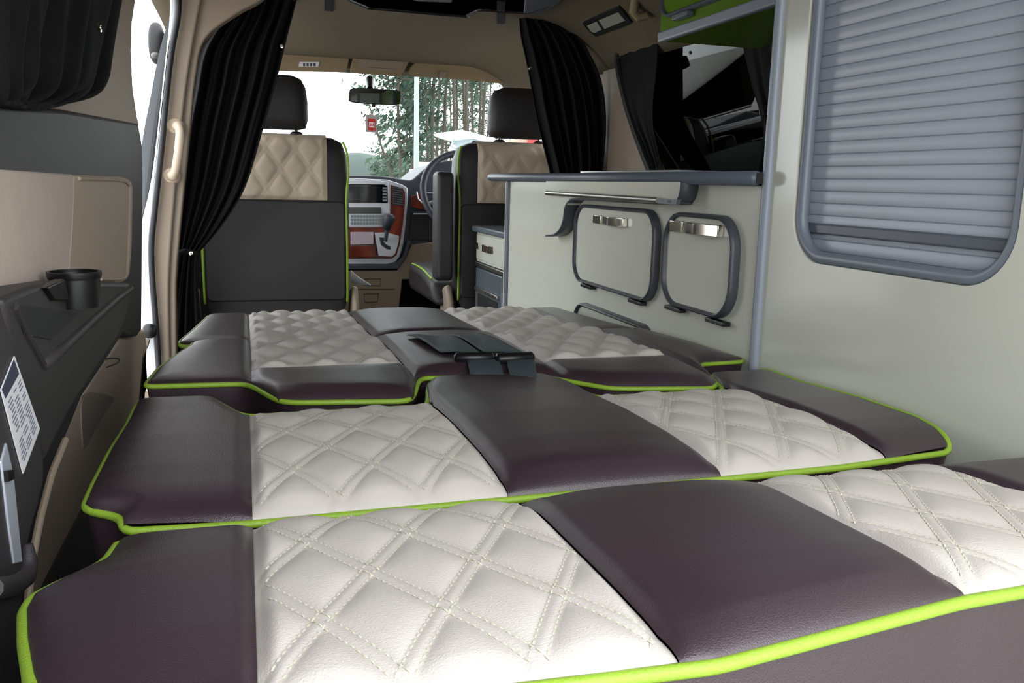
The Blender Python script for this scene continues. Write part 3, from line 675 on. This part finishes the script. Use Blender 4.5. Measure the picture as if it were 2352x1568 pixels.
snap(ay(1218, 157, CY-.04), (0, -1, 0), c2)
c3 = thing('curtain', 'black curtain bunched up in the top left corner over the side trim', 'curtain', ax(120, 150, -.20))
sheet([(-70, -25), (-70, 40), (-70, 100), (-70, 150), (-70, 190), (-70, 226), (-70, 228)], [(282, -25), (264, 60), (251, 130), (240, 180), (212, 216), (140, 236), (60, 250)], 'x', -.196, 7, lambda t: .006+.006*t, nu=160, wob=1.5).build('drape', BLACKCLOTH, c3, solid=.004, angle=80)
snap(ax(228, 63, -.175), (1, -.2, 0), c3)
sheet([(-70, -30), (-70, 60), (-70, 140), (-70, 220)], [(200, -30), (190, 40), (160, 110), (120, 170)], 'x', -.212, 4, .003, nu=60).build('lining', BLACKCLOTH, c3, solid=.003)
c4 = thing('curtain', 'narrow black curtain on the front edge of the tinted side window', 'curtain', (1.235, 2.7, 0))
sheet([(1424, 112), (1428, 160), (1432, 220), (1452, 280), (1478, 330), (1500, 390), (1508, 440)], [(1512, 88), (1508, 160), (1500, 230), (1500, 290), (1510, 340), (1522, 390), (1528, 440)], 'x', 1.212, 3, lambda t: .0008+.007*t, nu=50).build('drape', BLACKCLOTH, c4, solid=.003, angle=80)
c5 = thing('curtain', 'black curtain on the tinted window next to the tall cupboard', 'curtain', (1.235, 1.8, 0))
sheet([(1702, 80), (1712, 130), (1728, 200), (1745, 260), (1752, 310), (1742, 360), (1735, 400), (1733, 440)], [(1840, 80), (1840, 130), (1835, 200), (1832, 260), (1830, 310), (1825, 360), (1820, 400), (1818, 440)], 'x', 1.212, 5, lambda t: .0008+.007*t, nu=70).build('drape', BLACKCLOTH, c5, solid=.003, angle=80)

# ceiling lamp and hand grip on the right roof side
def on_roof(px, py, off=.0):
    lo, hi = .4, 8.0; v = ray(px, py)
    f = lambda k: v.z*k-(roofz(v.x*k)-off)
    k = .5; prev = f(k)
    while k < 6:
        k += .01
        if v.x*k > 1.25: break
        if f(k) > 0: break
    a_, b_ = k-.01, k
    for _ in range(30):
        m_ = (a_+b_)/2
        if f(m_) > 0: b_ = m_
        else: a_ = m_
    return v*a_
lp = thing('ceiling_lamp', 'dark framed courtesy lamp on the roof side near the right curtain', 'lamp', on_roof(1400, 42))
mid = on_roof(1400, 42)
nrm = Vector((-.62, 0, -.78))
def roofpoly(pts, off, th): return MB().prism([on_roof(x, y)+nrm*off for x, y in pts], nrm*th)
roofpoly(px_smooth([(1346, 48), (1356, 38), (1420, 9), (1432, 9), (1454, 38), (1452, 47), (1385, 73), (1372, 74)], 4), -.004, .020).build('frame', BLACKM, lp, bevel=.003)
roofpoly([(1383, 37), (1428, 18), (1444, 37), (1396, 57)], .0155, .003).build('lens', LENS, lp, bevel=.001)
roofpoly([(1356, 50), (1378, 40), (1390, 58), (1374, 66), (1366, 64)], .0155, .003).build('switch', LENS, lp, bevel=.001)
gh = thing('hand_grip', 'beige roof hand grip beside the green cupboard', 'hand grip', on_roof(1480, 10))
MB().tube([on_roof(1462, -8)+nrm*.004, on_roof(1470, 8)+nrm*.03, on_roof(1484, 18)+nrm*.035, on_roof(1497, 24)+nrm*.02], [.012, .014, .014, .012], 10).build('grip', VISOR, gh)

# ------------------------------------------------------------------ left side : rear quarter trim, pillar, door opening
LXW = -.22
wl = bpy.data.objects.new('wall_left', None); COL.objects.link(wl); wl.location = (LXW, 1.2, 0); struct(wl)
slab_x([(-90, -60), (322, -60), (312, 0), (303, 60), (301, 120), (305, 200), (314, 262), (322, 292), (150, 262), (-90, 225)], LXW-.006, -.05).build('pillar_trim', LITBEIGE, wl, bevel=.006)
slab_x([(-90, 225), (0, 240), (150, 252), (318, 284), (326, 330), (328, 410), (325, 760), (316, 772), (296, 775), (283, 768), (265, 795), (240, 835), (190, 910), (150, 1010), (110, 1120), (80, 1260), (60, 1400), (52, 1480), (45, 1620), (-90, 1620)], LXW, -.05).build('trim_panel', TRIMGREY, wl, bevel=.006)
# beige lower quarter panel, leaning in towards the bed
slab_x([(283, 765), (334, 755), (338, 800), (334, 875), (322, 930), (270, 1010), (235, 1090), (215, 1180), (170, 1330), (100, 1568), (90, 1640), (-30, 1640), (40, 1568), (60, 1260), (110, 1060), (160, 950), (215, 860)], LXW-.012, -.03).build('lower_trim', LITBEIGE, wl, bevel=.008)
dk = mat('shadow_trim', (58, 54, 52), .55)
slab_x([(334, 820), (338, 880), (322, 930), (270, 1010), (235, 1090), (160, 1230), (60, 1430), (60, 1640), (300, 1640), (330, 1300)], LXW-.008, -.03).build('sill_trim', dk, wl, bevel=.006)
MB().tube(pxx(px_smooth([(243, 824), (262, 822), (275, 826), (268, 834), (244, 843)], 4, False), LXW-.0115), .0012, 6).build('recess_line', BLACKM, wl)
MB().prism(pxx(px_smooth([(200, 902), (225, 901), (250, 907), (262, 916), (250, 935), (225, 975), (196, 1030), (190, 1000), (188, 930)], 4), LXW-.010), (-.01, 0, 0)).build('access_cover', mat('taupe_cover', (150, 135, 122), .5), wl, bevel=.001)
# fabric insert and padded arm panel
slab_x([(-90, 378), (0, 388), (168, 400), (169, 470), (160, 630), (152, 642), (75, 655), (12, 682), (-90, 600)], LXW+.002, -.01).build('fabric_insert', BEIGEFAB, wl, bevel=.003)
slab_x([(171, 401), (230, 403), (280, 405), (294, 409), (302, 417), (305, 432), (304, 500), (303, 560), (298, 630), (293, 641), (286, 647), (276, 650), (220, 650), (156, 650), (166, 520)], LXW+.003, -.012).build('pad_panel', LITBEIGE, wl, bevel=.004)
MB().tube(pxx(px_smooth([(182, 410), (240, 412), (284, 416), (294, 424), (297, 440), (295, 560), (291, 625), (284, 638), (262, 641), (232, 641)], 3, False), LXW+.0045), .0026, 8).build('pad_welt', LITBEIGE, wl)
# armrest shelf : a ledge standing out from the trim, with a pocket
AX = -.188
slab_x([(12, 684), (76, 656), (150, 644), (300, 650), (304, 662), (296, 700), (286, 742), (276, 768), (262, 792), (215, 862), (160, 948), (128, 1010), (105, 1060), (82, 1010), (60, 940), (30, 800)], AX, -.034).build('armrest', TRIMGREY, wl, bevel=.006)
MB().tube(pxx([(98, 836), (150, 792), (210, 736), (265, 688), (298, 662)], AX-.001), .0065, 10).build('armrest_roll', TRIMGREY, wl, angle=180)
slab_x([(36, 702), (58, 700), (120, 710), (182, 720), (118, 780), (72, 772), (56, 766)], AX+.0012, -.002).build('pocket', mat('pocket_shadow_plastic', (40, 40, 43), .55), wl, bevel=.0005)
MB().tube(pxx([(30, 703), (55, 762), (95, 836)], AX-.001), .005, 8).build('pocket_rim', TRIMGREY, wl)
# rear end trim, closest to the lens
slab_x(px_smooth([(-90, 560), (-10, 660), (12, 720), (40, 810), (72, 930), (94, 1000), (104, 1090), (92, 1160), (70, 1240), (58, 1330), (52, 1420), (42, 1640), (-90, 1640)], 4), -.180, -.03).build('end_trim', TRIMGREY, wl, bevel=.008)
MB().tube(pxx([(150, 1010), (118, 1090), (92, 1190), (72, 1290), (62, 1400), (54, 1500), (46, 1620)], -.184), .0035, 8).build('trim_edge', BEIGE, wl)
wl2 = MB(); wl2.box(-.30, -.255, -.1, 2.1, -.93, -.32); wl2.build('outer_skin', TRIMGREY, wl)
wl3 = MB(); wl3.box(-.30, -.262, -.1, 2.2, -.32, .60); wl3.build('outer_skin', TRIMGREY, wl)
# sticker, grey strip and latch pocket on the end trim
lb = thing('warning_label', 'white printed label with dark header strip on the grey end trim', 'label', ax(45, 950, -.176))
SX_ = -.1785
MB().prism(pxx([(34, 818), (92, 984), (54, 1087), (3, 895)], SX_), (-.001, 0, 0)).build('card', PAPER, lb)
MB().prism(pxx([(33, 826), (44, 858), (14, 914), (6, 894)], SX_+.0006), (-.0008, 0, 0)).build('header', INK, lb)
lines = MB(); P00, P10, P11, P01 = [Vector(p) for p in pxx([(48, 868), (86, 982), (53, 1072), (17, 925)], SX_+.0006)]
for c_ in range(3):
    for i in range(17):
        if random.random() < .12: continue
        t0 = (c_+.06)/3; t1 = t0+random.uniform(.18, .29); s0 = (i+.25)/17; s1 = s0+.016
        q = []
        for s_, t_ in ((s0, t0), (s1, t0), (s1, t1), (s0, t1)):
            q.append(P00.lerp(P10, s_).lerp(P01.lerp(P11, s_), t_))
        lines.prism(q, (-.0004, 0, 0))
lines.build('printed_lines', mat('pale_ink', (120, 126, 140), .7), lb)
sp = thing('metal_strip', 'pale metal catch strip on the grey end trim below the white label', 'catch strip', ax(25, 1150, -.176))
MB().prism(pxx([(16, 1016), (28, 1070), (34, 1110), (52, 1290), (34, 1294), (20, 1200), (4, 1060)], SX_), (-.004, 0, 0)).build('strip', mat('pale_metal', (196, 202, 214), .35, metal=.3), sp, bevel=.001)
MB().prism(pxx([(18, 1080), (32, 1078), (34, 1100), (20, 1106)], SX_+.003), (-.003, 0, 0)).build('notch', BLACK, sp)
lt = thing('hook_catch', 'dark rounded hook catch at the bottom left edge', 'catch', ax(40, 1290, -.17))
MB().tube(pxx([(64, 1250), (66, 1290), (58, 1325), (30, 1345), (-20, 1352)], -.176), [.004, .007, .008, .008, .008], 10).build('hook', TRIMGREY, lt, angle=80)
# cup holder standing on the armrest
ch = thing('cup_holder', 'black folding cup holder on the left armrest', 'cup holder', ax(170, 700, -.17))
cpos = ax(174, 684, -.182)
MB().lathe([(.024, -.010), (.025, .0), (.026, .022), (.026, .027), (.024, .027), (.022, .0), (.020, -.008)], cpos, seg=28).build('cup', BLACK, ch)
MB().lathe([(.027, .0), (.028, .003), (.028, .008), (.025, .008), (.025, .0)], cpos+Vector((0, 0, .022)), seg=28).build('rim', BLACK, ch)
MB().prism(pxx([(108, 660), (150, 640), (160, 690), (128, 690)], -.183), (-.012, 0, 0)).build('hinge_arm', BLACK, ch, bevel=.002)

# B pillar and door opening on the left
bp = bpy.data.objects.new('door_1', None); COL.objects.link(bp); bp.location = (-.28, 2.85, 0); struct(bp)
inner = [(430, -40), (428, 0), (425, 60), (405, 180), (392, 300), (378, 420), (366, 540), (362, 640), (366, 740), (378, 900)]
mids = [(412, -40), (414, 0), (413, 40), (398, 120), (386, 220), (376, 330), (360, 480), (352, 560), (354, 640), (362, 740), (368, 830), (372, 900)]
white_o = [(388, -40), (390, 10), (388, 60), (378, 150), (366, 260), (352, 380), (340, 450), (328, 500), (322, 560), (322, 700), (326, 800), (330, 900)]
seal_o = [(404, -40), (406, 0), (404, 40), (390, 120), (378, 230), (368, 340), (352, 480), (344, 560), (346, 640), (354, 740), (360, 830), (364, 900)]
def strip_y(A, B, Y, t):
    A = [(p.x, p.y) for p in cat_rom([(a, b, 0) for a, b in A], 4)]; B = [(p.x, p.y) for p in cat_rom([(a, b, 0) for a, b in B], 4)]
    return MB().prism(pxy(A+B[::-1], Y), (0, t, 0))
strip_y(white_o, seal_o, 2.80, .05).build('painted_jamb', WHITEPAINT, bp, bevel=.006)
MB().tube(pxy([(p.x, p.y) for p in cat_rom([((a[0]+b[0])/2, (a[1]+b[1])/2, 0) for a, b in zip(seal_o, mids)], 4)], 2.79), .0085, 10).build('door_seal', RUBBER, bp, angle=180)
strip_y(mids, [(470, -40), (462, 0), (450, 60), (430, 180), (416, 300), (404, 420), (394, 540), (388, 640), (388, 740), (392, 900)], 2.815, .06).build('pillar_trim', BEIGE, bp, bevel=.012)
strip_y([(436, -40), (434, 0), (430, 60), (412, 180), (398, 300), (385, 420), (374, 540), (370, 640), (374, 740), (384, 900)],
        [(640, -40), (600, 0), (545, 30), (470, 90), (448, 180), (436, 300), (424, 420), (412, 540), (404, 640), (404, 740), (405, 900)], 2.835, .06).build('inner_trim', BEIGE, bp, bevel=.014)
strip_y([(396, 20), (368, 110), (346, 220), (326, 330), (322, 420), (322, 500)], [(404, 40), (388, 110), (368, 220), (352, 330), (340, 420), (332, 500)], 2.87, .02).build('window_edge', mat('grey_glass_edge', (78, 82, 86), .4), bp)
MB().tube(pxy([(p.x, p.y) for p in cat_rom([(402, 18, 0), (390, 100, 0), (370, 220, 0), (354, 330, 0), (340, 450, 0), (329, 500, 0)], 4)], 2.86), .007, 8).build('window_rubber', RUBBER, bp)
lat = thing('door_latch', 'black door striker knob on the white door jamb', 'door latch', ay(342, 765, 2.78))
MB().ell(ay(343, 760, 2.775), .020, .015, .022, p=.8).build('striker', BLACK, lat)
MB().tube([ay(338, 778, 2.775), ay(334, 792, 2.77), ay(326, 806, 2.765)], .009, 8).build('lever', BEIGE, lat)
MB().box(-.34, -.29, 2.9, 4.6, -.93, -.12).build('door_card', BEIGE, bp)
gb = thing('grab_handle', 'beige grab handle on the pillar left of the tied curtain', 'grab handle', ay(400, 350, 2.83))
gpath = cat_rom([ay(400, 288, 2.835), ay(408, 290, 2.80), ay(413, 305, 2.785), ay(410, 345, 2.775), ay(404, 385, 2.785), ay(397, 402, 2.80), ay(390, 404, 2.835)], 6)
MB().tube(gpath, [.016]*8+[.0125]*(len(gpath)-16)+[.016]*8, 12).build('grip', mat('pale_beige_plastic', (205, 186, 164), .4), gb, angle=80)
for px_, py_ in ((403, 290), (394, 403)):
    MB().lathe([(.026, 0), (.026, .012), (.020, .020), (.006, .023)], ay(px_, py_, 2.832), (0, -1, 0), 20).build('end_boss', mat('pale_beige_plastic', (205, 186, 164), .4), gb)
bs = MB().lathe([(.009, 0), (.009, .003), (.005, .005)], ay(409, 244, 2.833), (0, -1, 0), 14); tag(bs.build('screw_cap', BEIGE), 'small round cap above the beige grab handle', 'cap')

# ------------------------------------------------------------------ outside
gr = MB(); gr.box(-120, 160, -60, 260, -1.26, -1.22); struct(gr.build('ground', ASPHALT))
hm = MB()
def hill(s, t):
    x = 18+150*s; h = 3.4+1.6*math.sin(s*9)+.9*math.sin(s*23+1)+.5*math.sin(s*61)
    return (x, 170+30*t, -1.3+(h+1.5)*math.sin(PI*min(1, t*1.0))**.7)
hm.grid(hill, 160, 10); struct(hm.build('hills', HILL))
dm = thing('door_mirror', 'dark wing mirror outside, seen through the open side door', 'wing mirror', ay(362, 90, 3.55))
MB().ell(ay(360, 100, 3.6), .030, .04, .075, p=.8).build('housing', BLACKM, dm)
MB().ell(ay(358, 128, 3.58), .016, .03, .012, p=.8).build('foot', mat('mirror_foot', (96, 94, 92), .4), dm)
# trees
def tree(px, Y, hgt, crown, kind, label, lean=0, name='pine_tree'):
    b = ay(px, 420, Y); base = Vector((b.x, Y, -1.24))
    r = thing(name, label, 'tree', base, 'trees beyond the windscreen')
    n = 9; path = []; w = random.uniform(0, 6)
    for i in range(n+1):
        f = i/n; path.append(base+Vector((lean*f*f+.10*math.sin(w+f*5), .1*math.cos(w+f*4), hgt*f)))
    rad = .03+.0042*hgt*random.uniform(.6, 1.1)
    MB().tube(path, [rad*(1-.75*i/n) for i in range(n+1)], 8).build('trunk', BARK, r)
    brm = MB(); fm = MB()
    rnd = random.Random(int(px*7+Y*13))
    for i in range(crown[2]):
        f = crown[0]+(crown[1]-crown[0])*rnd.random(); k_ = min(n-1, int(f*n)); p = path[k_].lerp(path[k_+1], f*n-k_)
        a = rnd.uniform(0, 2*PI); L = crown[3]*rnd.uniform(.5, 1.0)*(1.15-.55*f); e = p+Vector((math.cos(a)*L, math.sin(a)*L, L*rnd.uniform(-.15, .4)))
        brm.tube([p, p.lerp(e, .5)+Vector((0, 0, .06)), e], [.02, .014, .006], 5)
        for q in range(crown[4]):
            t_ = rnd.uniform(.35, 1.1); c = p.lerp(e, t_)+Vector((rnd.gauss(0, .13), rnd.gauss(0, .13), rnd.gauss(0, .10)))
            s_ = rnd.uniform(.03, .07); u = Vector((rnd.gauss(0, 1), rnd.gauss(0, 1), rnd.gauss(0, .7))).normalized(); v = u.orthogonal().normalized(); w_ = u.cross(v)
            fm.add([c-v*s_*1.6, c+w_*s_*.6, c+v*s_*1.6, c-w_*s_*.6+u*s_*.5], [(0, 1, 2, 3)])
    brm.build('branches', BARK, r)
    fm.build('foliage', LEAF if kind == 0 else LEAF2, r)['kind'] = 'stuff'
spots = [(922, 23, 7.0, (.25, 1.0, 80, 1.0, 34), 0, 'leftmost dense pine, green down to the lamp post height'),
         (948, 25, 7.6, (.35, 1.0, 80, 1.0, 34), 0, 'dark green pine directly behind the pale lamp post'),
         (975, 24, 8.0, (.45, 1.0, 70, .9, 30), 0, 'pine just right of the lamp post with a high crown')]
for px_, Y_, h_, c_, kd, lab in spots: tree(px_, Y_, h_, c_, kd, lab)
tree(918, 18, 3.0, (.3, 1.0, 16, .35, 10), 1, 'small bare leaning sapling left of the lamp post', -.7, 'sapling_tree')
TR = 'tall bare pine trunk in the dense stand behind the driver headrest'
for i, (px_, Y_) in enumerate(((990, 27), (1000, 24), (1009, 29), (1018, 25), (1026, 31), (1034, 24), (1043, 27), (1051, 32), (1059, 25), (1068, 29), (1076, 24), (1085, 30), (1094, 26), (1103, 33), (1112, 25), (1150, 27), (1185, 29), (1215, 26))):
    tree(px_, Y_, random.uniform(7.5, 9.5), (.5+.08*random.random(), 1.0, 24, .8, 20), i % 2, TR)
for i, (px_, Y_) in enumerate(((935, 42), (985, 44), (1030, 41), (1075, 45), (1120, 42))):
    tree(px_, Y_, 9, (.12, 1.0, 110, 1.9, 26), 1, 'pale bushy tree in the back row behind the pine trunks', 0, 'background_tree')
for i, (px_, Y_, L_) in enumerate(((905, 40, 'low shrub at the foot of the lamp post'), (870, 60, 'low shrub on the skyline left of the lamp post'))):
    tree(px_, Y_, 2.4, (.1, 1.0, 50, .9, 22), 1, L_, 0, 'shrub')
lpst = thing('lamp_post', 'pale slim lamp post in front of the pines', 'lamp post', ay(956, 420, 15)-Vector((0, 0, 1.3)))
b = ay(956, 420, 15); MB().tube([(b.x, 15, -1.22), (b.x, 15, 1.0), (b.x, 15, 4.2)], [.05, .042, .034], 10).build('pole', mat('galvanised_post', (150, 158, 158), .5), lpst)
MB().tube([(b.x, 15, 4.18), (b.x-.3, 15, 4.3), (b.x-.7, 15, 4.3)], .03, 8).build('arm', mat('galvanised_post', (150, 158, 158), .5), lpst)
lw = MB(); a = ay(940, 400, 17); c = ay(1012, 400, 17); lw.box(a.x+.05, a.x+.6, 17, 17.3, -1.22, .22); lw.box(c.x-.42, c.x+4, 17.2, 17.5, -1.22, .36)
tag(lw.build('boundary_wall', mat('white_wall', (228, 230, 226), .8)), 'low white wall beyond the dashboard, right of the lamp post', 'wall')
# parked white car with its tailgate up
car = thing('parked_car', 'white car with raised tailgate beyond the driver headrest', 'car', ay(1240, 420, 13)-Vector((0, 0, 1.22)))
def cy(px, py, Y=12.5): return ay(px, py, Y)
h0 = cy(1236, 346); x0 = h0.x
MB().prism([(x0-.1, 12.2, -.85), (x0-.15, 12.2, -.3), (x0-.05, 12.2, .05), (x0+.25, 12.2, .48), (x0+1.8, 12.2, .55), (x0+3.0, 12.2, .1), (x0+3.9, 12.2, -.05), (x0+4.0, 12.2, -.8)], (0, 1.6, 0)).build('body', WHITEPAINT, car, bevel=.08)
for wx in (x0+.7, x0+3.1): MB().lathe([(.30, 0), (.32, .05), (.32, 1.45), (.30, 1.5)], (wx, 12.25, -.9), (0, 1, 0), 24).build('wheel', BLACKM, car)
tg = MB().prism(pxy(px_smooth([(1045, 301), (1060, 299), (1085, 304), (1150, 322), (1236, 343), (1250, 352), (1236, 356), (1150, 340), (1100, 322), (1060, 310)], 4), 12.25), (0, 1.5, .02)).build('tailgate', WHITEPAINT, car, bevel=.02)
MB().prism(pxy([(1088, 314), (1150, 334), (1160, 350), (1095, 350), (1075, 340)], 12.3), (0, 1.3, 0)).build('tailgate_glass', GLASSBLUE, tg)
MB().prism(pxy([(1216, 312), (1236, 312), (1236, 345), (1216, 345)], 13.0), (0, .1, 0)).build('tail_lamp', TAIL, car)
MB().prism(pxy([(1160, 322), (1214, 316), (1214, 350), (1160, 350)], 13.2), (0, .1, 0)).build('parcel_shelf', BEIGE, car)

# ------------------------------------------------------------------ daylight
w = bpy.data.worlds.new('overcast_sky'); SC.world = w; w.use_nodes = True
nt = w.node_tree; bg = nt.nodes['Background']
tc = nt.nodes.new('ShaderNodeTexCoord'); sx = nt.nodes.new('ShaderNodeSeparateXYZ'); nt.links.new(tc.outputs['Generated'], sx.inputs[0])
rp = nt.nodes.new('ShaderNodeValToRGB'); rp.color_ramp.elements[0].position = .0; rp.color_ramp.elements[0].color = (.93, .96, 1, 1)
rp.color_ramp.elements[1].position = .9; rp.color_ramp.elements[1].color = (.95, .97, 1, 1)
nt.links.new(sx.outputs['Z'], rp.inputs[0]); nt.links.new(rp.outputs[0], bg.inputs[0]); mr_ = nt.nodes.new('ShaderNodeMapRange'); mr_.inputs['From Min'].default_value = -1; mr_.inputs['From Max'].default_value = 1
mr_.inputs['To Min'].default_value = 4.6; mr_.inputs['To Max'].default_value = 5.4     # overcast sky set slightly brighter ahead of the windscreen than behind the tailgate
nt.links.new(sx.outputs['Y'], mr_.inputs['Value']); nt.links.new(mr_.outputs[0], bg.inputs[1])
